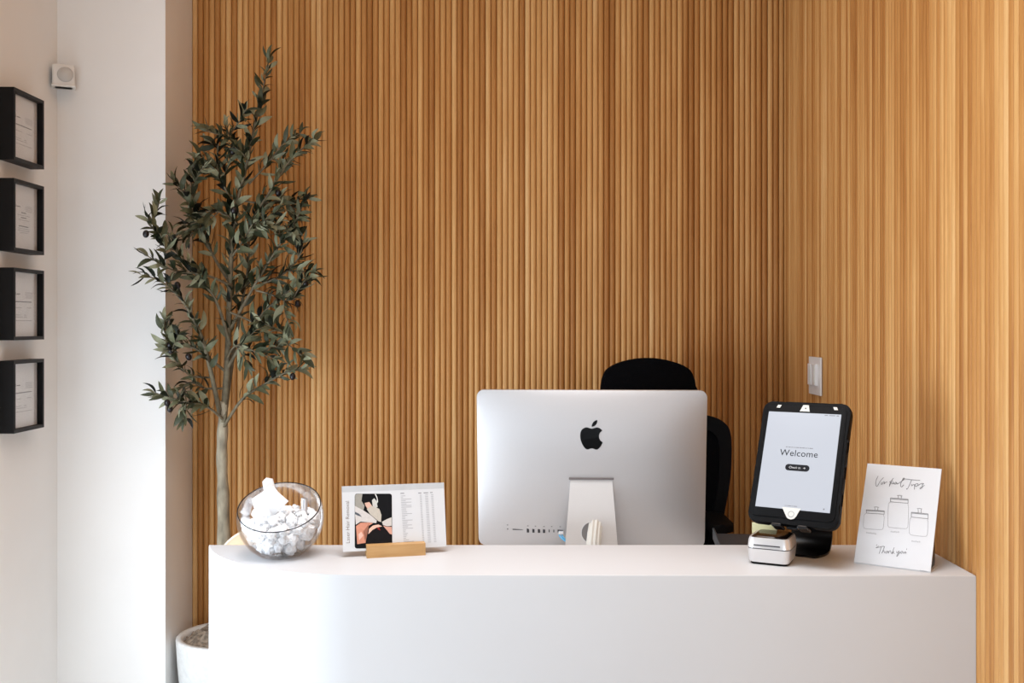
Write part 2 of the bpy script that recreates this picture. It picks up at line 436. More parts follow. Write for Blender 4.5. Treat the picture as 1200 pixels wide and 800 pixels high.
b = obj('display_housing', body(), alu, im, auto=40); b.matrix_local = MB
fg = obj('screen_glass', prism(rrect(W2 - .004, L2 - .004, .019, 5, 0, L2 / 2), .003, .006, 'y'), gloss_dark, im); fg.matrix_local = MB
def on_back(pts, off=.0008): return [(x, -bulge(x, z) - off, z) for x, z in pts]
def logo_part(pts, name):
    cv = [((p[0] - 490) / 11.43 / 266 * .65 + .0005, .336 - (p[1] - 375) / 11.43 / 183 * .458 + .001) for p in pts]
    cv = [(v.x, v.y) for v in smooth_path([Vector((a, b_, 0)) for a, b_ in cv] + [Vector((cv[0][0], cv[0][1], 0))], 3)][:-1]
    bm = bmesh.new(); y0 = min(-bulge(x, z) for x, z in cv) - .0012
    vs = [bm.verts.new((x, -bulge(x, z) - .0012, z)) for x, z in cv]
    f = bm.faces.new(vs); r = bmesh.ops.extrude_face_region(bm, geom=[f])
    for v in r['geom']:
        if isinstance(v, bmesh.types.BMVert): v.co.y += .002
    bmesh.ops.triangulate(bm, faces=bm.faces)
    o = obj(name, bm, logo_m, b); return o
logo_part([(490, 292), (460, 284), (430, 276), (395, 283), (362, 306), (345, 345), (342, 390), (350, 440), (370, 490), (395, 530), (420, 551), (445, 555), (470, 547), (492, 542), (520, 547), (545, 556), (572, 553), (600, 527), (622, 495), (634, 464), (628, 458), (608, 443), (592, 415), (588, 380), (598, 345), (620, 322), (627, 312), (600, 287), (565, 276), (535, 281), (510, 289)], 'logo')
logo_part([(492, 266), (496, 240), (515, 208), (543, 190), (565, 184), (562, 215), (545, 243), (520, 261)], 'logo')
# hinge slot and stand
def U(px): return (px - 692) / 266 * .65
obj('hinge_slot', box((0, -bulge(0, .213) - .002, .2135), (.126, .006, .0055), .001), slot_grey, b)
bm = bmesh.new()                                  # stand neck with the round cable hole
z_top, z_bot = .276, .004
def hw(z): return .059 + (z_top - z) / .20 * .0155
ol = [(-hw(z_top), z_top), (hw(z_top), z_top), (hw(z_bot), z_bot), (-hw(z_bot), z_bot)]
hc, hr = (.001, .133), .0290
ov = [bm.verts.new((x, 0, z)) for x, z in ol]
hv = [bm.verts.new((hc[0] + hr * math.cos(2 * PI * k / 32), 0, hc[1] + hr * math.sin(2 * PI * k / 32))) for k in range(32)]
es = [bm.edges.new((ov[i], ov[(i + 1) % 4])) for i in range(4)] + [bm.edges.new((hv[i], hv[(i + 1) % 32])) for i in range(32)]
bmesh.ops.triangle_fill(bm, edges=es, use_beauty=True)
r = bmesh.ops.extrude_face_region(bm, geom=list(bm.faces))
for q in r['geom']:
    if isinstance(q, bmesh.types.BMVert): q.co.y += .008
st = obj('stand_neck', bm, alu_light, im)
st.matrix_local = Matrix.Translation((0, -.135, 0)) @ Matrix.Rotation(R(-12.5), 4, 'X')
obj('stand_foot', box((0, -.035, .004), (.158, .20, .008), .003), alu_light, im)
obj('hole_ring', lathe([(.0287, -.001), (.0298, -.001), (.0298, .0095), (.0287, .0095)], 32, cap=False), white_plastic, st).matrix_local = Matrix.Translation((hc[0], 0.0085, hc[1])) @ Matrix.Rotation(R(90), 4, 'X')
# ports
bm = bmesh.new()
def port(x, z, sx, sz): obj('port', box((x, -bulge(x, z) - .0002, z), (sx, .0016, sz)), dark_slot, b)
pz = .0535
port(U(594), pz, .003, .003); port(U(606.5), pz - .0005, .032, .0018)
for px in (618, 624.5, 631, 637): port(U(px), pz - .001, .0065, .014)
for px in (643, 648.5): port(U(px), pz - .001, .0028, .009)
port(U(656), pz - .001, .0155, .010)
bm = bmesh.new()
for px in (594, 618, 627, 637, 646, 656): add_box(bm, (U(px), -bulge(U(px), pz + .012) - .0003, pz + .0125), (.004, .0008, .002))
tag(obj('port_labels', bm, grey_ink, b), kind='stuff')
bm = bmesh.new()
for k in (0, 1): add_tube(bm, smooth_path([Vector((U(655 + 3 * k), -.033, .052)), Vector((U(656 + 3 * k), -.046, .042)), Vector((U(664 + 2 * k), -.058, .030)), Vector((U(674), -.062, .018))]), .0024)
cb = obj('blue_cable', bm, blue_cable_m, b, smooth=True)
obj('cable_plug', box((U(657), -.038, .0505), (.014, .016, .006), .001), white_plastic, b)
# ribbed white cable sleeve passing through the stand hole
t = empty('cable_sleeve', (.2084 + .0, 2.83, .77), R(-3.3)); tag(t, 'ribbed white cable sleeve passing through the round hole of the computer stand', 'cable')
bm = bmesh.new()
PP = smooth_path([Vector((.006, .062, .152)), Vector((.004, .035, .146)), Vector((.000, .002, .124)), Vector((-.004, -.018, .080)), Vector((-.005, -.022, .0))], 4)
rn = []
for i, p in enumerate(PP):
    tt = (PP[min(i + 1, len(PP) - 1)] - PP[max(0, i - 1)]).normalized(); a = Vector((1, 0, 0)); bb = tt.cross(a).normalized()
    rn.append([bm.verts.new(p + (a * math.cos(2 * PI * k / 40) + bb * math.sin(2 * PI * k / 40)) * (.0200 if k % 4 < 2 else .0172)) for k in range(40)])
for i in range(len(rn) - 1):
    for k in range(40): bm.faces.new((rn[i][k], rn[i][(k + 1) % 40], rn[i + 1][(k + 1) % 40], rn[i + 1][k]))
obj('sleeve', bm, cream_plastic, t, auto=30)

# ---------------------------------------------------------------- office chair
ch = empty('office_chair', (.43, 3.28, 0)); tag(ch, 'black mesh office chair with headrest behind the silver computer', 'chair')
def soft_panel(name, pts, y0, y1, m, curve=0, bev=.008, parent=ch):
    bm = prism(pts, y0, y1, 'y', bev=bev, seg=3)
    if curve:
        for v in bm.verts: v.co.y -= curve * (v.co.x / .25) ** 2
    return obj(name, bm, m, parent, auto=50)
yb_ = .14
hp = [(-.152, 1.20), (.152, 1.20), (.158, 1.255), (.148, 1.315), (.118, 1.343), (.06, 1.362), (0, 1.368), (-.06, 1.362), (-.118, 1.343), (-.148, 1.315), (-.158, 1.255)]
hs_ = [(v.x, v.y) for v in smooth_path([Vector((a, b_, 0)) for a, b_ in hp] + [Vector((hp[0][0], hp[0][1], 0))], 3)][:-1]
soft_panel('headrest', hs_, yb_ - .02, yb_ + .02, mesh_black, .02)
soft_panel('headrest_bracket', [(-.03, 1.05), (.03, 1.05), (.025, 1.25), (-.025, 1.25)], yb_ + .03, yb_ + .055, chair_plastic, 0, .004)
bp_ = [(0, 1.186), (.13, 1.184), (.205, 1.176), (.248, 1.156), (.268, 1.11), (.266, .98), (.247, .86), (.225, .72), (.20, .60), (.12, .575), (0, .57)]
bp_ = bp_ + [(-a, b_) for a, b_ in bp_[-2:0:-1]]
out_ = [(v.x, v.y) for v in smooth_path([Vector((a, b_, 0)) for a, b_ in bp_] + [Vector((bp_[0][0], bp_[0][1], 0))], 3)][:-1]
inn_ = [(a * .86, .88 + (b_ - .88) * .87) for a, b_ in out_]
bm = bmesh.new(); n = len(out_)
rings = [[bm.verts.new((a, y, b_)) for a, b_ in q] for q, y in ((out_, yb_ - .016), (inn_, yb_ - .016), (inn_, yb_ + .016), (out_, yb_ + .016))]
for j in range(4):
    A, B_ = rings[j], rings[(j + 1) % 4]
    for i in range(n): bm.faces.new((A[i], A[(i + 1) % n], B_[(i + 1) % n], B_[i]))
for v in bm.verts: v.co.y -= .035 * (v.co.x / .25) ** 2
obj('backrest_frame', bm, chair_plastic, ch, auto=40)
soft_panel('backrest_mesh', [(a * 1.01, b_) for a, b_ in inn_], yb_ - .004, yb_ + .002, mesh_black, .035, 0)
soft_panel('lumbar_support', rrect(.34, .12, .05, 5, 0, .76), yb_ + .02, yb_ + .04, chair_plastic, .03, .006)
soft_panel('back_spine', [(-.04, .46), (.04, .46), (.03, 1.1), (-.03, 1.1)], yb_ + .04, yb_ + .07, chair_plastic, 0, .006)
obj('seat', prism(rrect(.50, .48, .10, 6, 0, -.09), .46, .53, bev=.025, seg=4), mesh_black, ch, auto=50)
for s in (-1, 1):
    bm = prism(rrect(.075, .25, .03, 5, s * .20, .0), .835, .862, bev=.009, seg=3)
    ap = obj('armrest', bm, chair_plastic, ch, auto=50)
    bm = add_tube(bmesh.new(), smooth_path([Vector((s * .20, .02, .84)), Vector((s * .245, .04, .70)), Vector((s * .27, .02, .55)), Vector((s * .16, .0, .46))]), .018, .02, 10)
    obj('arm_post', bm, chair_plastic, ap, smooth=True)
obj('gas_lift', lathe([(.03, .10), (.03, .28), (.022, .28), (.022, .46)], 20), chair_plastic, ch, auto=40)
for k in range(5):
    a = R(72 * k + 18); d = Vector((math.cos(a), math.sin(a), 0))
    lg = obj('leg', add_tube(bmesh.new(), [Vector((0, 0, .12)) + d * .02, Vector((0, 0, .10)) + d * .15, Vector((0, 0, .078)) + d * .27], .026, .016, 10), chair_plastic, ch, smooth=True)
    bm = bmesh.new(); pr = d.cross(Vector((0, 0, 1)))
    for s in (-1, 1):
        c_ = d * .27 + pr * s * .014 + Vector((0, 0, .027))
        add_tube(bm, [c_ - pr * .008, c_ + pr * .008], .027, n=16)
    add_tube(bm, [d * .27 + Vector((0, 0, .03)), d * .27 + Vector((0, 0, .08))], .006)
    obj('caster', bm, rubber, lg, auto=40)

# dark box on the desk, right of the chair
bx = empty('document_tray', (.60, 2.66, .77), R(-6)); tag(bx, 'dark grey stacked tray on the desk between office chair and small silver terminal', 'tray')
tray_dark = mat('dark_blue_grey_plastic', (.022, .028, .034), .45, var=.1)
for k in range(3):
    obj('tray_shelf', box((0, 0, .02 + k * .058), (.17, .24, .012), .003), tray_dark, bx)
    for s in (-1, 1): obj('tray_side', box((s * .083, 0, .026 + k * .058), (.005, .24, .048 if k < 2 else .03), .001), tray_dark, bx)

# small birch chair whose round back just shows behind the bowl
sc_ = empty('side_chair', (-.789, 3.0, 0)); tag(sc_, 'pale wooden chair with a round back peeking over the counter edge behind the bowl', 'chair')
o = obj('backrest', lathe([(.0005, -.007), (.146, -.007), (.146, .007), (.0005, .007)], 48), tray_m, sc_, auto=40); o.matrix_local = Matrix.Translation((0, .15, .7067)) @ Matrix.Rotation(R(86), 4, 'X')
o2 = obj('rim_band', lathe([(.1465, -.009), (.152, -.009), (.152, .009), (.1465, .009)], 48, cap=False), tray_edge, o, auto=40)
obj('seat', prism(rrect(.22, .25, .06, 5, .035, .01), .43, .452, bev=.004), tray_m, sc_, auto=40)
obj('back_post', box((0, .149, .50), (.05, .012, .16), .002), tray_m, sc_)
for sx in (-1, 1):
    for sy in (-1, 1): obj('leg', add_tube(bmesh.new(), [Vector((.035 + sx * .08, sy * .09, .43)), Vector((.035 + sx * .09, sy * .11, 0))], .014, .010, 10), tray_m, sc_, smooth=True)

# ---------------------------------------------------------------- glass bowl with its contents
BR = .0965; BC = Vector((-.535, 2.30, H + .0865))
bw = empty('glass_bowl', (BC.x, BC.y, H)); tag(bw, 'clear round glass bowl with slanted opening on the left end of the counter', 'bowl')
tiltb = R(27); nrm = Vector((0, -math.sin(tiltb), math.cos(tiltb))); dcut = .029
def bowl_shell(Rr, base):
    bm = bmesh.new(); bmesh.ops.create_uvsphere(bm, u_segments=64, v_segments=40, radius=Rr)
    # slanted cut
    g = list(bm.verts) + list(bm.edges) + list(bm.faces)
    bmesh.ops.bisect_plane(bm, geom=g, plane_co=nrm * dcut, plane_no=nrm, clear_outer=True)
    for v in bm.verts: v.co.z = max(v.co.z, base)
    bmesh.ops.translate(bm, vec=(0, 0, .0865), verts=bm.verts)
    return bm
obj('bowl_wall', bowl_shell(BR, -.0862), glass_bowl, bw, smooth=True)
obj('bowl_inner_wall', bowl_shell(BR - .0025, -.080), glass_bowl, bw, smooth=True)
rr_ = math.sqrt(BR ** 2 - dcut ** 2) - .001
ux, uy = Vector((1, 0, 0)), Vector((0, math.cos(tiltb), math.sin(tiltb)))
P = [nrm * dcut + (ux * math.cos(2 * PI * k / 72) + uy * math.sin(2 * PI * k / 72)) * rr_ + Vector((0, 0, .0865)) for k in range(73)]
obj('rim', add_tube(bmesh.new(), P, .0013, n=8), glass_rim, bw, smooth=True)

rnd = random.Random(5)
def crumple(seed, r):
    bm = bmesh.new(); bmesh.ops.create_icosphere(bm, subdivisions=3, radius=r)
    for v in bm.verts:
        q = v.co / r
        k = 1 + .42 * noise.noise(q * 1.9 + Vector((seed * 7.1, 0, 0))) + .22 * abs(noise.noise(q * 4.3 + Vector((0, seed * 3.3, 0))))
        v.co = v.co * k
    me = bpy.data.meshes.new('crumpled_wrapper'); bm.to_mesh(me); bm.free(); me.materials.append(tissue_m); return me
cm = [crumple(s, .0125) for s in range(4)]
spots = []
for z, rings_ in ((-.062, ((0, 1), (.022, 5), (.041, 10))), (-.041, ((.014, 3), (.040, 9), (.061, 14))), (-.020, ((.018, 3), (.045, 9), (.073, 18))), (.000, ((.018, 3), (.046, 8), (.074, 16)))):
    for rad, cnt in rings_:
        for k in range(cnt):
            a = 2 * PI * (k + rad * 20) / cnt + rnd.uniform(-.1, .1)
            p_ = (rad * math.cos(a), rad * math.sin(a), z + rnd.uniform(-.004, .004))
            if z > -.01 and (p_[1] < -.055 or rnd.random() < .25): continue
            spots.append(p_)
for i, (x, y, z) in enumerate(spots):
    o = bpy.data.objects.new('crumpled_wrapper', cm[i % 4]); C.objects.link(o)
    o.location = BC + Vector((x, y, z)); o.rotation_euler = (rnd.uniform(0, 6), rnd.uniform(0, 6), rnd.uniform(0, 6))
    s = rnd.uniform(.85, 1.1); o.scale = (s, s, s * .85)
    tag(o, 'crumpled white wrapper in the heap filling the glass bowl', 'wrapper', 'white crumpled wrappers in the bowl')
# standing folded tissue
fold = [at(299, 616, 2.30), at(323, 616, 2.295), at(320, 605, 2.293), at(337.5, 587.6, 2.29), at(325.5, 577, 2.297), at(321, 571, 2.305), at(316.5, 568.5, 2.31), at(308, 576, 2.302), at(295, 584.5, 2.298), at(297, 593, 2.297), at(299.5, 600, 2.3)]
ctr = at(312, 590, 2.283)
bm = bmesh.new(); vs = [bm.verts.new(p) for p in fold]; cvx = bm.verts.new(ctr); vb = [bm.verts.new(p + Vector((0, .007, 0))) for p in fold]
cb2 = bm.verts.new(ctr + Vector((0, .02, 0)))
for i in range(len(fold)):
    j = (i + 1) % len(fold); bm.faces.new((vs[i], vs[j], cvx)); bm.faces.new((vb[j], vb[i], cb2)); bm.faces.new((vs[j], vs[i], vb[i], vb[j]))
tag(obj('folded_tissue', bm, tissue_m, smooth=False), 'folded white tissue standing upright in the left of the glass bowl', 'tissue')
bm = bmesh.new(); q = [at(307.5, 564, 2.345), at(311.5, 560, 2.345), at(319, 561.5, 2.35), at(321, 570, 2.35), at(316, 582, 2.335), at(310, 582, 2.335)]
vs = [bm.verts.new(p) for p in q]; vb = [bm.verts.new(p + Vector((0, .008, 0))) for p in q]
bm.faces.new(vs); bm.faces.new(vb[::-1])
for i in range(6): bm.faces.new((vs[(i + 1) % 6], vs[i], vb[i], vb[(i + 1) % 6]))
ft2 = obj('folded_tissue', bm, tissue_m); tag(ft2, 'small tissue corner poking above the rear rim of the glass bowl', 'tissue')
# silver tubes
for (px, p0, p1, D_, r_, lab) in ((356, 584, 618, 2.315, .0072, 'tall silver capsule tube standing in the right of the glass bowl'),
                                 (349.5, 604, 620, 2.30, .0048, 'short silver stub just left of the tall silver tube in the bowl'),
                                 (362.5, 603, 618, 2.325, .0045, 'short silver stub just right of the tall silver tube in the bowl')):
    b0, b1 = at(px, p1, D_), at(px, p0, D_); hh = (b1 - b0).length
    e_ = empty('capsule_tube', b0); tag(e_, lab, 'tube', 'silver tubes in the bowl'); e_.rotation_euler = (R(3), R(2), 0)
    bm = bmesh.new(); N = 24; rg = []
    for z in (0, hh): rg.append([bm.verts.new(((r_ if k % 4 < 2 else r_ * .86) * math.cos(2 * PI * k / N), (r_ if k % 4 < 2 else r_ * .86) * math.sin(2 * PI * k / N), z)) for k in range(N)])
    for k in range(N): bm.faces.new((rg[0][k], rg[0][(k + 1) % N], rg[1][(k + 1) % N], rg[1][k]))
    bm.faces.new(rg[1])
    obj('tube_body', bm, foil, e_)
    obj('tube_cap', lathe([(r_ * .7, hh), (r_ * 1.05, hh), (r_ * 1.05, hh + .002), (r_ * .7, hh + .002)], 20), dark_slot if r_ < .006 else foil, e_)

# ---------------------------------------------------------------- price card in a wooden block
cdx, cdy, yaw = -.2734, 2.2877, R(13.9)
nv = Vector((-math.sin(yaw), math.cos(yaw), 0))
bl = empty('card_holder', (cdx, cdy, H), yaw); tag(bl, 'small oak block card holder on the counter holding the price card', 'card holder')
bm = bmesh.new()       # block with a slanted slot
prof = [(0, 0), (.042, 0), (.042, .0272), (.0262, .0272), (.0222, .0105), (.0195, .0105), (.0228, .0272), (0, .0272)]
prism([(a, b_) for a, b_ in prof], -.0655, .0655, 'x', bm)
obj('block', bm, beech, bl)
CW, CL = .2335, .1450
pc = empty('price_card', (cdx, cdy, H)); pc.matrix_basis = panel_frame(*(Vector((cdx, cdy, H + .0125)) + nv * .0215), yaw, R(13.7))
tag(pc, 'white landscape price card with photo and grey top strip in an oak block', 'price card')
obj('card_sheet', box((0, 0, CL / 2), (CW, .0014, CL)), paper, pc)
strip_m = mat('pale_grey_strip', (.50, .51, .52), .6)
bm = bmesh.new(); flat(bm, [(-CW / 2, CL - .0135), (CW / 2, CL - .0135), (CW / 2, CL), (-CW / 2, CL)], -.0009)
obj('top_strip', bm, strip_m, pc)
def cu_(x, y):          # from the enlarged photo crop to the sheet
    return ((x - 58 - (y - 95) * .02) / 878 - .5) * CW, CL * (1 - (y - (97 - (x - 55) * .038)) / 548)
def cpoly(name, pts, col, y, parent):
    bm = bmesh.new(); flat(bm, [cu_(*p) for p in pts], y); return obj(name, bm, mat(name, col, .5, var=.05, scale=200, spec=.08), parent)
def rr4(x0, y0, x1, y1, r):
    pts = rrect(x1 - x0, y1 - y0, r, 4, (x0 + x1) / 2, (y0 + y1) / 2); return [(a, b_ - (a - 320) * .0) for a, b_ in pts]
ph = empty('treatment_photo'); ph.parent = pc
cpoly('photo_black', rr4(167, 160, 482, 618, 20), (.008, .008, .009), -.0010, ph)
cpoly('photo_wall_grey', [(170, 172), (185, 163), (232, 161), (224, 220), (250, 262), (240, 300), (170, 262)], (.33, .31, .27), -.0012, ph)
cpoly('photo_white_cloth', [(168, 262), (232, 296), (300, 340), (352, 385), (348, 408), (290, 402), (215, 395), (176, 420), (170, 340)], (.60, .56, .53), -.0012, ph)
cpoly('photo_cloth_fold', [(170, 312), (205, 330), (228, 356), (195, 345), (170, 332)], (.10, .11, .13), -.0014, ph)
cpoly('photo_forearm', [(250, 238), (290, 230), (312, 262), (300, 300), (276, 290), (258, 262)], (.66, .42, .33), -.0014, ph)
cpoly('photo_glove', [(268, 290), (312, 262), (345, 275), (375, 290), (392, 340), (388, 400), (366, 392), (330, 362), (295, 332)], (.52, .47, .40), -.0016, ph)
cpoly('photo_handpiece', [(312, 215), (332, 198), (350, 222), (360, 272), (340, 282), (318, 262)], (.55, .54, .50), -.0018, ph)
cpoly('photo_tube', [(335, 162), (345, 162), (358, 190), (364, 228), (352, 245), (354, 205), (344, 180)], (.7, .69, .66), -.0018, ph)
cpoly('photo_gown_right', [(396, 398), (440, 375), (478, 360), (478, 432), (440, 436), (405, 425)], (.58, .54, .50), -.0014, ph)
cpoly('photo_skin_left', [(178, 432), (215, 405), (290, 402), (322, 408), (268, 440), (238, 475), (262, 520), (258, 572), (188, 582)], (.62, .27, .18), -.0014, ph)
cpoly('photo_skin_light', [(196, 500), (222, 480), (240, 510), (205, 550)], (.75, .47, .38), -.0016, ph)
cpoly('photo_skin_belly', [(280, 500), (288, 455), (320, 428), (366, 420), (398, 436), (350, 448), (312, 470)], (.78, .48, .37), -.0016, ph)
cpoly('photo_garment', [(266, 598), (278, 520), (312, 468), (350, 446), (398, 436), (440, 470), (474, 530), (480, 598)], (.010, .009, .010), -.0018, ph)
cpoly('photo_red_accent', [(352, 450), (372, 446), (384, 470), (366, 462)], (.25, .02, .02), -.0019, ph)
cpoly('photo_skin_right', [(404, 430), (440, 440), (478, 440), (482, 505), (462, 500), (432, 462)], (.62, .33, .25), -.0016, ph)
tx, tz = cu_(126, 575)
text_mesh('title_print', 'Laser Hair Removal', .0118, tx, -.0010, tz, brown_ink, pc, 'LEFT', 90, 1.0, -.0001)
bm = bmesh.new(); bh = bmesh.new(); rnd = random.Random(11)
def cbar(bmx, x0, x1, y, h=4.0):
    flat(bmx, [cu_(x0, y + h / 2), cu_(x1, y + h / 2 - (x1 - x0) * .038), cu_(x1, y - h / 2 - (x1 - x0) * .038), cu_(x0, y - h / 2)], -.0009)
for q in range(30):
    y = 180 + q * 13.8; sx = q * .75
    wd = rnd.choice([22, 26, 34, 40, 46, 80, 88]) if q > 2 else [40, 18, 90][q]
    cbar(bm, 558 + sx, 558 + sx + wd, y)
    for cx, ww in ((722, 16), (768, 26), (820, 20)):
        cbar(bm, cx + sx * .9, cx + sx * .9 + ww, y - (cx - 558) * .038)
cbar(bh, 556, 588, 158, 6)
for cx, ww in ((710, 26), (756, 40), (812, 22)): cbar(bh, cx, cx + ww, 158 - (cx - 556) * .038 + 3, 6)
tag(obj('price_rows', bm, soft_ink, pc), kind='stuff'); tag(obj('price_heading', bh, grey_ink, pc), kind='stuff')

# ---------------------------------------------------------------- tablet on its stand
TY, TT = R(-31.8), R(25.2)
tbm = panel_frame(.5878, 2.2, 1.0811, TY, TT)
tp = empty('tablet'); tp.matrix_basis = tbm; tag(tp, 'tablet in a rugged black case showing a welcome screen', 'tablet')
SW, SL = .1612, .2211
cx0, cx1, cz0, cz1 = -SW / 2 - .0150, SW / 2 + .0190, -.033, SL + .0265
def case_outline():
    # rugged outline: fat corners and small steps along the long sides
    r = .02; pts = []
    for k in range(6):
        a = R(180 + 90 * k / 5); pts.append((cx0 + r + r * math.cos(a), cz0 + r + r * math.sin(a)))
    pts += [(-.052, cz0 - .001), (-.046, cz0 + .003), (.046, cz0 + .003), (.052, cz0 - .001)]
    for k in range(6):
        a = R(270 + 90 * k / 5); pts.append((cx1 - r + r * math.cos(a), cz0 + r + r * math.sin(a)))
    for z0, z1 in ((.055, .080), (.115, .140), (.175, .197)):
        pts += [(cx1, cz0 + z0 - .002), (cx1 - .003, cz0 + z0), (cx1 - .003, cz0 + z1), (cx1, cz0 + z1 + .002)]
    for k in range(6):
        a = R(90 * k / 5); pts.append((cx1 - r + r * math.cos(a), cz1 - r + r * math.sin(a)))
    pts += [(.05, cz1), (.045, cz1 - .003), (-.045, cz1 - .003), (-.05, cz1)]
    for k in range(6):
        a = R(90 + 90 * k / 5); pts.append((cx0 + r + r * math.cos(a), cz1 - r + r * math.sin(a)))
    for z0, z1 in ((.185, .163), (.125, .10), (.075, .05)):
        pts += [(cx0, cz0 + z0 + .002), (cx0 + .003, cz0 + z0), (cx0 + .003, cz0 + z1), (cx0, cz0 + z1 - .002)]
    return pts
obj('case', prism(case_outline(), -.002, .019, 'y', bev=.0025, seg=2), rubber, tp, auto=35)
cf = obj('case_bezel', prism(rrect(SW + .020, SL + .036, .011, 5, .001, SL / 2 - .001), -.0042, -.001, 'y', bev=.0012), rubber, tp, auto=35)
sc = obj('screen', box((0, -.0045, SL / 2), (SW, .0012, SL)), scr, tp)
ys = -.0054
# moulded corner windows, camera window, home button window
for s in (-1, 1):
    obj('corner_mark', prism([(s * .060 - .0045, SL + .010), (s * .060 + .0035, SL + .010), (s * .060 + .0065, SL + .0165), (s * .060 - .0015, SL + .0165)] if s < 0 else
        [(s * .068 - .0035, SL + .010), (s * .068 + .0045, SL + .010), (s * .068 + .0015, SL + .0165), (s * .068 - .0065, SL + .0165)], -.0058, -.004, 'y'), cream_plastic, tp)
cw = obj('camera_window', prism([(-.011, SL + .0035), (.011, SL + .0035), (.0075, SL + .0185), (-.0045, SL + .0185)], -.0058, -.004, 'y'), cream_plastic, tp)
bm = bmesh.new(); flat(bm, [(.0015 + .0016 * math.cos(2 * PI * k / 14), SL + .0105 + .0016 * math.sin(2 * PI * k / 14)) for k in range(14)], -.0060); obj('camera_lens', bm, ink, cw)
hb = [(-.0215, .0035), (.0195, .0035)] + [(.0195 - .003, -.002), (.012, -.013)] + [(.0105 * math.cos(R(a)), -.0135 + .0085 * math.sin(R(a))) for a in (-20, -50, -90, -130, -160)] + [(-.012, -.013), (-.0185, -.002)]
hw_ = obj('home_button_window', prism(hb, -.0058, -.004, 'y'), cream_plastic, tp)
bm = bmesh.new(); ribbon(bm, [(.0062 * math.cos(2 * PI * k / 28), -.0105 + .0062 * math.sin(2 * PI * k / 28)) for k in range(29)], .0009, -.0061); obj('home_button_ring', bm, grey_ink, hw_)
text_mesh('welcome_text', 'Welcome', .0205, -.0005, ys, .1195, ink, sc, 'CENTER', 0, 1.04)
def sbar(bmx, x0, x1, z, h): flat(bmx, [(x0, z - h / 2), (x1, z - h / 2), (x1, z + h / 2), (x0, z + h / 2)], ys)
bm = bmesh.new(); x = -.031; rnd = random.Random(3)
while x < .029:
    wd = rnd.uniform(.0012, .0024); sbar(bm, x, x + wd, .1395, .0020); x += wd + rnd.choice([.0007, .0007, .0007, .002])
obj('small_caption', bm, grey_ink, sc)
bt = obj('button', prism(rrect(.053, .0145, .0072, 6, 0, .0935), -.0056, -.0050, 'y'), ink, sc)
text_mesh('button_text', 'Check in  →', .0072, 0, -.0058, .0912, paper, bt, 'CENTER', 0, 1)
bm = bmesh.new(); x = -.016
while x < .012:
    wd = rnd.uniform(.0012, .0024); sbar(bm, x, x + wd, .0075, .0018); x += wd + rnd.choice([.0006, .0006, .0018])
sbar(bm, .066, .069, .007, .0032)
sbar(bm, .045, .052, SL - .0035, .0016); sbar(bm, .055, .068, SL - .0035, .0016); sbar(bm, .071, .076, SL - .0035, .002)
obj('status_marks', bm, grey_ink, sc)
# stand: one bent steel strap
ts = empty('tablet_stand', (.628, 2.287, H), TY); tag(ts, 'bent black metal stand behind and under the tablet on the counter', 'stand')
path = smooth_path([Vector((0, 0, .003)), Vector((0, .04, .003)), Vector((0, .072, .006)), Vector((0, .092, .03)), Vector((0, .088, .06)), Vector((0, .058, .105)), Vector((0, .018, .165)), Vector((0, .020, .20))], 5)
bm = bmesh.new(); th = .0025; rings = []
for i, p in enumerate(path):
    tt = (path[min(i + 1, len(path) - 1)] - path[max(i - 1, 0)]).normalized(); nn = Vector((0, -tt.z, tt.y)) * th
    hwid = .047 * (1 if i > 5 else (.72 + .28 * math.sin(PI / 2 * i / 6)))
    rings.append([bm.verts.new(p + Vector((sx * hwid, 0, 0)) + nn * q) for sx, q in ((-1, 1), (1, 1), (1, -1), (-1, -1))])
for i in range(len(rings) - 1):
    for k in range(4): bm.faces.new((rings[i][k], rings[i][(k + 1) % 4], rings[i + 1][(k + 1) % 4], rings[i + 1][k]))
bm.faces.new(rings[0]); bm.faces.new(rings[-1][::-1])
obj('bent_plate', bm, stand_black, ts, auto=35)
o = obj('mount_plate', prism(rrect(.11, .11, .012, 4, 0, .11), .0195, .024, 'y'), stand_black, ts)
o.matrix_basis = ts.matrix_basis.inverted() @ tbm
for s in (-1, 1):
    o = obj('support_hook', box((s * .028, .006, cz0 - .004), (.022, .036, .007), .003), stand_black, ts); o.matrix_basis = ts.matrix_basis.inverted() @ tbm
o = obj('support_neck', box((0, .018, -.002), (.026, .010, .072), .003), stand_black, ts); o.matrix_basis = ts.matrix_basis.inverted() @ tbm

# ---------------------------------------------------------------- little silver terminal
PYaw = R(-25.7); pn = Vector((-math.sin(PYaw), math.cos(PYaw), 0))
pt = empty('card_terminal', Vector((.5369, 2.206, H)) + pn * .043, PYaw); tag(pt, 'small silver terminal with glossy dark top in front of the tablet stand', 'card terminal')
def loft(secs, m, name, parent, auto=35):
    bm = bmesh.new(); rg = []
    for wd, dp, z, r in secs: rg.append([bm.verts.new((a, b_, z)) for a, b_ in rrect(wd, dp, r, 5)])
    n = len(rg[0])
    for i in range(len(rg) - 1):
        for k in range(n): bm.faces.new((rg[i][k], rg[i][(k + 1) % n], rg[i + 1][(k + 1) % n], rg[i + 1][k]))
    bm.faces.new(rg[0][::-1]); bm.faces.new(rg[-1])
    return obj(name, bm, m, parent, auto=auto)
loft([(.078, .078, 0, .010), (.082, .082, .005, .012)], rubber, 'rubber_base', pt)
loft([(.084, .084, .005, .013), (.0875, .0875, .010, .014), (.0925, .0925, .034, .015)], silver_m, 'lower_body', pt)
loft([(.090, .090, .034, .013), (.090, .090, .036, .013)], dark_slot, 'seam', pt)
up_ = loft([(.0925, .0925, .036, .015), (.089, .089, .052, .014), (.085, .085, .058, .013)], silver_m, 'upper_body', pt)
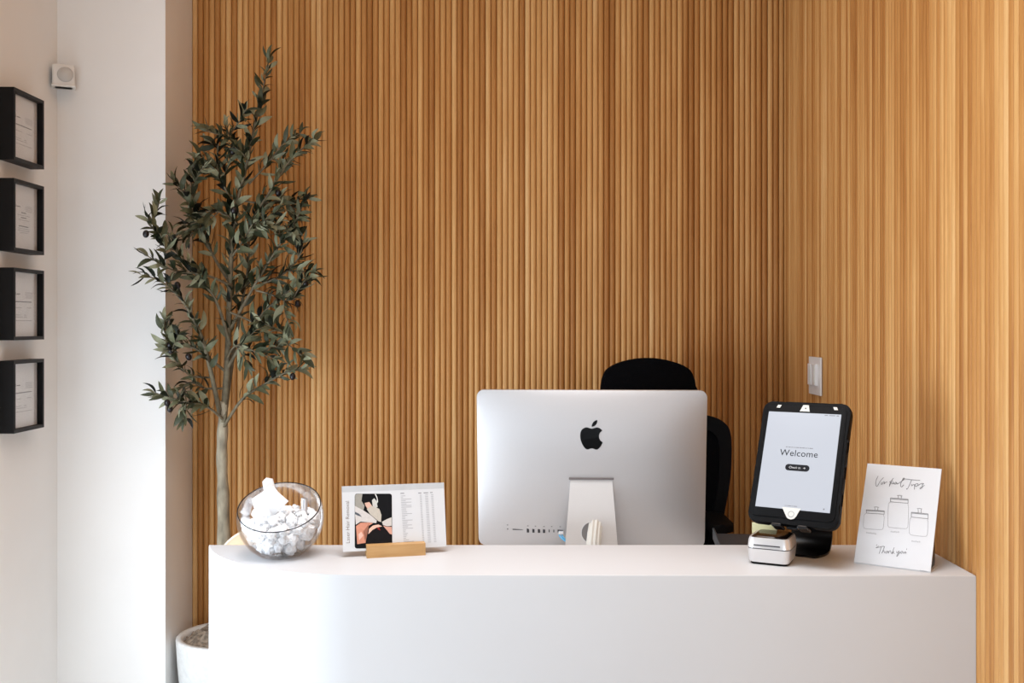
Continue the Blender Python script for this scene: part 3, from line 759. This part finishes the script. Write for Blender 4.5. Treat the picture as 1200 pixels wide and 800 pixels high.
loft([(.078, .083, .0575, .010), (.066, .076, .0610, .009)], gloss_dark, 'glossy_top', pt)
bm = box((-.002, -.0462, .0425), (.056, .003, .0022), 0); obj('paper_slot', bm, dark_slot, up_)
# pale yellow slip behind the terminal
sl = obj('paper_slip', box((0, 0, .0345), (.056, .0012, .069)), yellow_paper); sl.location = (.556, 2.318, H); sl.rotation_euler = (0, 0, PYaw)
tag(sl, 'pale yellow paper slip standing behind the silver terminal under the tablet', 'paper')

# ---------------------------------------------------------------- tips sign
GY, GT = R(-34), R(27.9); GW, GL = .1586, .2291
gm = panel_frame(.7944, 2.1832, H + .0025, GY, GT)
gs = empty('tips_sign'); gs.matrix_basis = gm; tag(gs, 'white leaning Virtual Tips sign with three line-drawn jars on the right of the counter', 'sign')
sign_m = mat('white_sign_card', (.70, .71, .73), .35, var=.005)
obj('sign_panel', box((0, .0015, GL / 2), (GW, .003, GL), .0006), sign_m, gs)
gn = Vector((-math.sin(GY), math.cos(GY), 0))
o = obj('foot', box((0, .032, .0012), (GW, .062, .0024), .0004), sign_m, gs); o.matrix_basis = gm.inverted() @ panel_frame(.7944, 2.1832, H, GY, 0)
o = obj('back_support', prism([(.0, 0), (.062, 0), (.068, .012), (.066, .09), (.058, .095)], .055, .074, 'x', bev=.002), stand_black, gs); o.matrix_basis = gm.inverted() @ panel_frame(.7944, 2.1832, H + .0024, GY, 0)
# the crop the marks were read from: sheet corners (143,50) (630,85) (552,748) (60,690) in a 772x800 view
def gp(x, y):
    v = 0.5; u = .5
    for _ in range(12):
        tx_ = (1 - v) * ((1 - u) * 143 + u * 630) + v * ((1 - u) * 60 + u * 552)
        ty_ = (1 - v) * ((1 - u) * 50 + u * 85) + v * ((1 - u) * 690 + u * 748)
        v += (y - ty_) / 650; u += (x - tx_ ) / 490
    return ((u - .5) * GW, (1 - v) * GL)
def pen(strokes, wd, m, name, sub=5, sc_=1.0, off=(0, 0)):
    bm = bmesh.new()
    for s in strokes:
        P = [Vector(gp(a * sc_ + off[0], b_ * sc_ + off[1]) + (0,)) for a, b_ in s]
        if sub > 1 and len(P) > 2: P = smooth_path(P, sub)
        ribbon(bm, [(p.x, p.y) for p in P], wd, -.0006)
    return obj(name, bm, m, gs)
# lettering traced as pen strokes, coordinates of the enlarged title (12 px per photo px)
ts_ = 5.514 / 12; to_ = ((1010 - 990) * 5.514, (545 - 535) * 5.514)
pen([[(232, 175), (205, 230), (196, 290), (208, 325), (228, 310), (262, 250), (310, 196)],
     [(282, 262), (276, 292), (290, 292), (306, 262)],
     [(306, 262), (318, 256), (322, 268), (318, 290), (334, 272), (352, 262), (364, 266)],
     [(455, 205), (425, 240), (400, 290), (392, 325), (400, 310), (412, 280)],
     [(392, 262), (420, 250), (446, 246)],
     [(412, 280), (424, 262), (426, 284), (440, 282), (452, 262), (452, 286), (462, 280)],
     [(500, 270), (480, 264), (466, 284), (480, 292), (500, 270), (502, 290), (520, 282), (570, 250), (606, 212), (598, 205), (575, 240), (556, 290), (556, 322), (572, 330), (600, 300)],
     [(590, 236), (614, 216), (700, 226), (830, 236)],
     [(712, 228), (690, 280), (664, 336), (642, 366), (640, 350)],
     [(712, 290), (706, 312), (720, 312), (738, 290)],
     [(745, 292), (752, 318), (746, 368)],
     [(752, 310), (772, 286), (796, 284), (798, 306), (776, 320), (756, 316)],
     [(800, 310), (830, 290), (856, 280), (880, 284), (856, 300), (866, 320), (850, 346), (828, 358), (832, 340), (880, 312), (892, 306)]],
    .0011, grey_ink, 'title_lettering', sc_=ts_, off=to_)
pen([[(225, 590), (205, 602), (250, 592), (262, 596)], [(240, 596), (232, 622), (226, 638)], [(262, 592), (252, 618), (244, 636), (256, 618), (262, 634)],
     [(282, 622), (268, 626), (272, 636), (284, 622), (286, 636), (292, 622), (300, 620), (304, 636)], [(324, 598), (314, 622), (308, 640), (322, 622), (316, 630), (326, 638)],
     [(340, 622), (342, 634), (356, 620), (350, 645), (340, 655), (346, 640), (364, 630)], [(372, 622), (364, 630), (372, 636), (378, 624), (372, 622)],
     [(384, 624), (384, 636), (396, 624), (396, 636), (402, 630)], [(404, 605), (402, 612)], [(212, 580), (208, 588)]],
    .0009, grey_ink, 'thank_you_lettering')
js = 5.514 / 12; jo = ((1005 - 990) * 5.514, (580 - 535) * 5.514)
jl = []
def jar(kx0, kx1, ky, lx0, lx1, ly0, ly1, bx0, bx1, by0, by1, s):
    """knob, lid, shoulders and body outline; s = downward slope of the horizontals"""
    d = lambda x, y: (x, y + (x - lx0) * s)
    a = [[d(kx0, ky), d((kx0 + kx1) / 2, ky - 6), d(kx1, ky)], [d(kx0 + 14, ky + 4), d(kx0 + 16, ly0 - 4)], [d(kx1 - 14, ky + 4), d(kx1 - 16, ly0 - 4)],
         [d(lx0, ly0), d(lx1, ly0)], [d(lx0, ly0 + 12), d(lx1, ly0 + 12)], [d(lx0, ly0), d(lx0 - 1, ly1)], [d(lx1, ly0), d(lx1 - 1, ly1)], [d(lx0, ly1), d(lx1, ly1)]]
    body = [d(lx0, ly1), d(bx0 + 8, ly1 + 24), d(bx0, by0 + 40), d(bx0 - 8, by1 - 60), d(bx0 - 2, by1 - 18), d(bx0 + 32, by1),
            d(bx1 - 50, by1), d(bx1 - 14, by1 - 20), d(bx1 - 5, by1 - 60), d(bx1 + 4, by0 + 40), d(bx1 - 4, ly1 + 24), d(lx1, ly1)]
    return a, [body]
allh, allb = [], []
for q in (jar(232, 305, 195, 125, 382, 238, 285, 90, 378, 290, 505, .06), jar(565, 640, 28, 472, 720, 68, 125, 440, 722, 150, 485, .08), jar(845, 915, 210, 765, 995, 270, 338, 742, 990, 345, 590, .10)):
    allh += q[0]; allb += q[1]
pen(allh, .0009, grey_ink, 'jar_lids', sub=1, sc_=js, off=jo)
pen(allb, .0007, soft_ink, 'jar_outlines', sub=5, sc_=js, off=jo)
nm = []; rnd = random.Random(2)
for x0, y0, n_, s in ((130, 560, 6, .12), (478, 545, 5, .06), (770, 675, 5, .08)):
    for k in range(n_):
        x = x0 + k * 25; y = y0 + (x - x0) * s
        nm += [[(x, y - 9), (x + 1, y + 9)], [(x, y - 8 + 8 * (k % 2)), (x + 12, y - 6 + 10 * (k % 2))], [(x + 12, y - 4), (x + 11, y + 9)]]
pen(nm, .00055, soft_ink, 'jar_captions', sub=1, sc_=js, off=jo)

# ---------------------------------------------------------------- potted olive tree
PX, PY = -.985, 3.47
pot = empty('potted_olive_tree', (PX, PY, 0)); tag(pot, 'tall faux olive tree in a white speckled planter left of the counter', 'potted tree')
prof = [(r_p * 1.09, z_p) for r_p, z_p in [(.085, 0), (.105, .01), (.125, .10), (.140, .22), (.150, .34), (.155, .425), (.153, .432), (.138, .432), (.134, .42), (.13, .36)]]
obj('plant_pot', lathe(prof, 56, cap=False), pot_m, pot, smooth=True)
bm = bmesh.new(); bmesh.ops.create_grid(bm, x_segments=56, y_segments=56, size=.147)
for v in list(bm.verts):
    r = math.hypot(v.co.x, v.co.y)
    if r > .147: bm.verts.remove(v); continue
    v.co.z = .412 + .052 * (1 - (r / .147) ** 2) + .016 * noise.noise(v.co * 38) + .010 * noise.noise(v.co * 110)
tag(obj('moss', bm, moss_m, pot, smooth=True), kind='stuff')

tr = pot
base = Vector((PX, PY, 0))
def loc_(p): return p - base
TP = smooth_path([loc_(at(264, 742, 3.47)), loc_(at(263, 690, 3.47)), loc_(at(262.5, 640, 3.47)), loc_(at(261.5, 580, 3.465)), loc_(at(260, 535, 3.46)), loc_(at(261, 500, 3.46)), loc_(at(262, 470, 3.455))], 6)
obj('trunk', add_tube(bmesh.new(), TP, .0245, .0150, 14, lambda t: 1 + .07 * math.sin(t * 41) + .05 * math.sin(t * 17 + 1)), trunk_m, tr, smooth=True)
BR_ = [  # photo-plane path, start and end distance from the camera, base radius, leaf density
    ([(262, 490), (266, 440), (268, 380), (271, 310), (276, 250), (288, 200), (299, 150), (308, 110), (316, 66)], 3.46, 3.40, .0125, 1.0, .22),
    ([(262, 495), (270, 430), (281, 370), (290, 310), (292, 250)], 3.45, 3.50, .010, .8, .5),
    ([(262, 492), (242, 477), (215, 469), (182, 461)], 3.45, 3.27, .005, 1.1, .25),
    ([(258, 485), (247, 432), (236, 392), (214, 352), (190, 330), (166, 322)], 3.45, 3.22, .009, 1.0, .3),
    ([(270, 405), (252, 352), (226, 318), (200, 288), (180, 268), (172, 250)], 3.44, 3.20, .006, 1.05, .3),
    ([(272, 335), (250, 300), (233, 260), (224, 215), (234, 182)], 3.44, 3.38, .006, 1.05, .25),
    ([(232, 260), (222, 240), (212, 222), (204, 212)], 3.40, 3.30, .003, 1.1, .0),
    ([(262, 500), (284, 468), (310, 450), (336, 436), (357, 432)], 3.45, 3.40, .006, 1.0, .3),
    ([(266, 432), (290, 392), (312, 362), (342, 338), (368, 322)], 3.44, 3.36, .006, 1.05, .3),
    ([(270, 385), (300, 332), (325, 292), (346, 258), (358, 232)], 3.44, 3.40, .006, 1.0, .3),
    ([(276, 285), (300, 250), (322, 216), (342, 184), (370, 162)], 3.44, 3.42, .006, 1.0, .25),
    ([(282, 255), (264, 220), (254, 195), (256, 166)], 3.43, 3.36, .005, 1.1, .2),
    ([(292, 215), (312, 192), (332, 168), (352, 156)], 3.42, 3.47, .004, 1.0, .2),
    ([(264, 435), (236, 412), (208, 398), (198, 380)], 3.44, 3.30, .005, 1.1, .3),
    ([(250, 442), (225, 440), (208, 425), (196, 408)], 3.43, 3.28, .004, 1.0, .35),
    ([(268, 365), (300, 380), (326, 402), (338, 400), (330, 388)], 3.43, 3.36, .004, 1.1, .4),
    ([(272, 335), (240, 322), (202, 316), (170, 298)], 3.43, 3.22, .005, 1.0, .3),
    ([(300, 335), (330, 322), (350, 302), (356, 282)], 3.43, 3.44, .004, 1.1, .1),
    ([(285, 235), (308, 238), (332, 236), (350, 250)], 3.42, 3.46, .004, 1.0, .2),
    ([(278, 262), (262, 250), (244, 248), (228, 255)], 3.42, 3.34, .004, 1.2, .1),
    ([(272, 300), (286, 280), (298, 262), (312, 265)], 3.42, 3.34, .004, 1.2, .1),
    ([(266, 420), (276, 405), (300, 412), (322, 420)], 3.43, 3.35, .004, 1.2, .25),
    ([(290, 190), (278, 175), (270, 160), (266, 148)], 3.42, 3.38, .003, 1.1, .1),
    ([(262, 455), (240, 455), (222, 448), (212, 455)], 3.44, 3.33, .004, 1.0, .3),
    ([(300, 340), (318, 345), (334, 352), (346, 350)], 3.42, 3.36, .004, 1.0, .2),
]
rnd = random.Random(21)
def leaf_mesh(k):
    n = 6; v = []; f = []; L = 1.0
    curl = (.10, .22, -.08, .16)[k]; wid = (.135, .16, .125, .175)[k]
    for i in range(n + 1):
        t = i / n
        w_ = wid * math.sin(PI * min(1, t * .96 + .04)) ** .75 * (1 - .2 * t) if 0 < i < n else .004
        z = curl * math.sin(PI * t) - .16 * curl * t
        v += [(t * L, -w_, z + w_ * .28), (t * L, 0, z), (t * L, w_, z + w_ * .28)]
    for i in range(n):
        a = i * 3
        f += [(a, a + 3, a + 4, a + 1), (a + 1, a + 4, a + 5, a + 2)]
    me = bpy.data.meshes.new('leaf'); me.from_pydata(v, [], [q[::-1] for q in f]); me.update()
    for q in me.polygons: q.use_smooth = True
    return me
LM = []
for mm_ in leaf_mats:
    for k in range(4):
        me = leaf_mesh(k); me.materials.append(mm_); LM.append(me)
leaves = []
tw = []
for pp, d0, d1, r0, dens, t0 in BR_:
    n = len(pp)
    for q in range(3 if len(pp) > 3 else 2):
        i = rnd.randrange(1, n - 1) if n > 2 else 0
        if i / n < t0: continue
        f = rnd.random(); x = pp[i][0] + (pp[i + 1][0] - pp[i][0]) * f; y = pp[i][1] + (pp[i + 1][1] - pp[i][1]) * f
        dx, dy = pp[i + 1][0] - pp[i][0], pp[i + 1][1] - pp[i][1]; l_ = math.hypot(dx, dy); sd = rnd.choice((-1, 1))
        a = math.atan2(dy, dx) + sd * rnd.uniform(.5, 1.0); ln = rnd.uniform(24, 40)
        D = d0 + (d1 - d0) * ((i + f) / (n - 1)) ** .8
        ex, ey = x + ln * math.cos(a), y + ln * math.sin(a)
        if (ex > 325 and ey < 160) or ex < 178 or ex > 362 or ey < 110 or (ex < 215 and D > 3.3): continue
        mx, my = (x + ex) / 2 + rnd.uniform(-3, 3), (y + ey) / 2 + rnd.uniform(-3, 3)
        tw.append(([(x, y), (mx, my), (ex, ey)], D, min(D + rnd.uniform(-.10, .04), 3.56), .0022, 1.0, .15))
BR_ += tw
for bi, (pp, d0, d1, r0, dens, t0) in enumerate(BR_):
    n = len(pp); P = []
    for i, (x, y) in enumerate(pp):
        D = d0 + (d1 - d0) * (i / (n - 1)) ** .8
        P.append(loc_(at(x, y, D) + (Vector((0, rnd.uniform(-.012, .012), 0)) if 0 < i < n - 1 else Vector())))
    SP = smooth_path(P, 7)
    bo = obj('branch', add_tube(bmesh.new(), SP, r0, .0013, 7), branch_m, tr, smooth=True)
    # arc length sampling
    Ls = [0]
    for i in range(1, len(SP)): Ls.append(Ls[-1] + (SP[i] - SP[i - 1]).length)
    tot = Ls[-1]; s = tot * t0; side = 0
    while s < tot - .002:
        i = max(j for j in range(len(Ls)) if Ls[j] <= s); i = min(i, len(SP) - 2)
        fr_ = (s - Ls[i]) / max(1e-6, Ls[i + 1] - Ls[i]); p = SP[i].lerp(SP[i + 1], fr_); t = (SP[i + 1] - SP[i]).normalized()
        a = t.cross(Vector((0, 1, 0))).normalized(); b_ = t.cross(a)
        for sg in (0, 1):
            ang = side * 1.45 + sg * PI + rnd.uniform(-.45, .45)
            out = a * math.cos(ang) + b_ * math.sin(ang)
            d = (t * rnd.uniform(.55, 1.15) + out * rnd.uniform(.5, 1.0) + Vector((0, 0, rnd.uniform(-.35, .35)))).normalized()
            leaves.append([bo, p, d, rnd.uniform(.046, .080) * (1 - .2 * (s / tot)), rnd.uniform(-1.0, 1.0), rnd.randrange(12)])
        side += 1; s += .0150 / dens
    leaves.append([bo, SP[-1], (SP[-1] - SP[-2]).normalized(), .042, 0, rnd.randrange(12)])
def leaf_matrix(L):
    bo, p, d, ln, roll, k = L
    x = d; upv = Vector((0, -.55, .83)); y = upv.cross(x)
    if y.length < .05: y = Vector((1, 0, 0)).cross(x)
    y.normalize(); z = x.cross(y)
    M = Matrix((x, y, z)).transposed().to_4x4()
    return Matrix.Translation(p) @ M @ Matrix.Rotation(roll * 1.3, 4, 'X') @ Matrix.Scale(ln, 4)
def clear(L):      # keep leaf tips off the slats and out of the white corner
    p = base + L[1] + L[2] * L[3]
    if p.y > YB - .012: L[2].y = -abs(L[2].y); p = base + L[1] + L[2] * L[3]
    return p
for L in leaves:
    p = clear(L)
    if p.x < XP + .004 and p.y > YP - .004: L[2].x = abs(L[2].x); L[2].y = -abs(L[2].y)
leaves.sort(key=lambda L: -L[3] / (L[1].y + base.y))
for L in leaves[:300]:
    o = bpy.data.objects.new('leaf', LM[L[5]]); C.objects.link(o); o.parent = L[0]; o.matrix_local = leaf_matrix(L)
V_, F_, MI = [], [], []
for L in leaves[300:]:
    M = leaf_matrix(L); me = LM[L[5]]; b0 = len(V_)
    V_ += [tuple(M @ v.co) for v in me.vertices]; F_ += [tuple(b0 + q for q in f.vertices) for f in me.polygons]; MI += [L[5] // 4] * len(me.polygons)
me = bpy.data.meshes.new('leaf'); me.from_pydata(V_, [], F_); me.update()
for m in leaf_mats: me.materials.append(m)
for q, k in zip(me.polygons, MI): q.material_index = k; q.use_smooth = True
tag(link('leaf', me, tr), kind='stuff')
print('LEAVES', len(leaves))
om = bpy.data.meshes.new('olive'); bm = bmesh.new(); bmesh.ops.create_uvsphere(bm, u_segments=14, v_segments=10, radius=.0098)
for v in bm.verts: v.co.z *= 1.25
bm.to_mesh(om); bm.free(); om.materials.append(olive_m)
for q in om.polygons: q.use_smooth = True
for px, py, D in ((171, 274, 3.19), (196, 472, 3.27), (199, 479, 3.275), (358, 332, 3.35), (343, 441, 3.38), (208, 334, 3.28), (199, 404, 3.27), (221, 418, 3.31), (273, 177, 3.36), (349, 356, 3.36), (326, 226, 3.42), (274, 246, 3.33), (200, 411, 3.28)):
    o = bpy.data.objects.new('olive', om); C.objects.link(o); o.parent = tr; o.location = loc_(at(px, py, D)); o.rotation_euler = (rnd.uniform(-.5, .5), rnd.uniform(-.5, .5), 0)
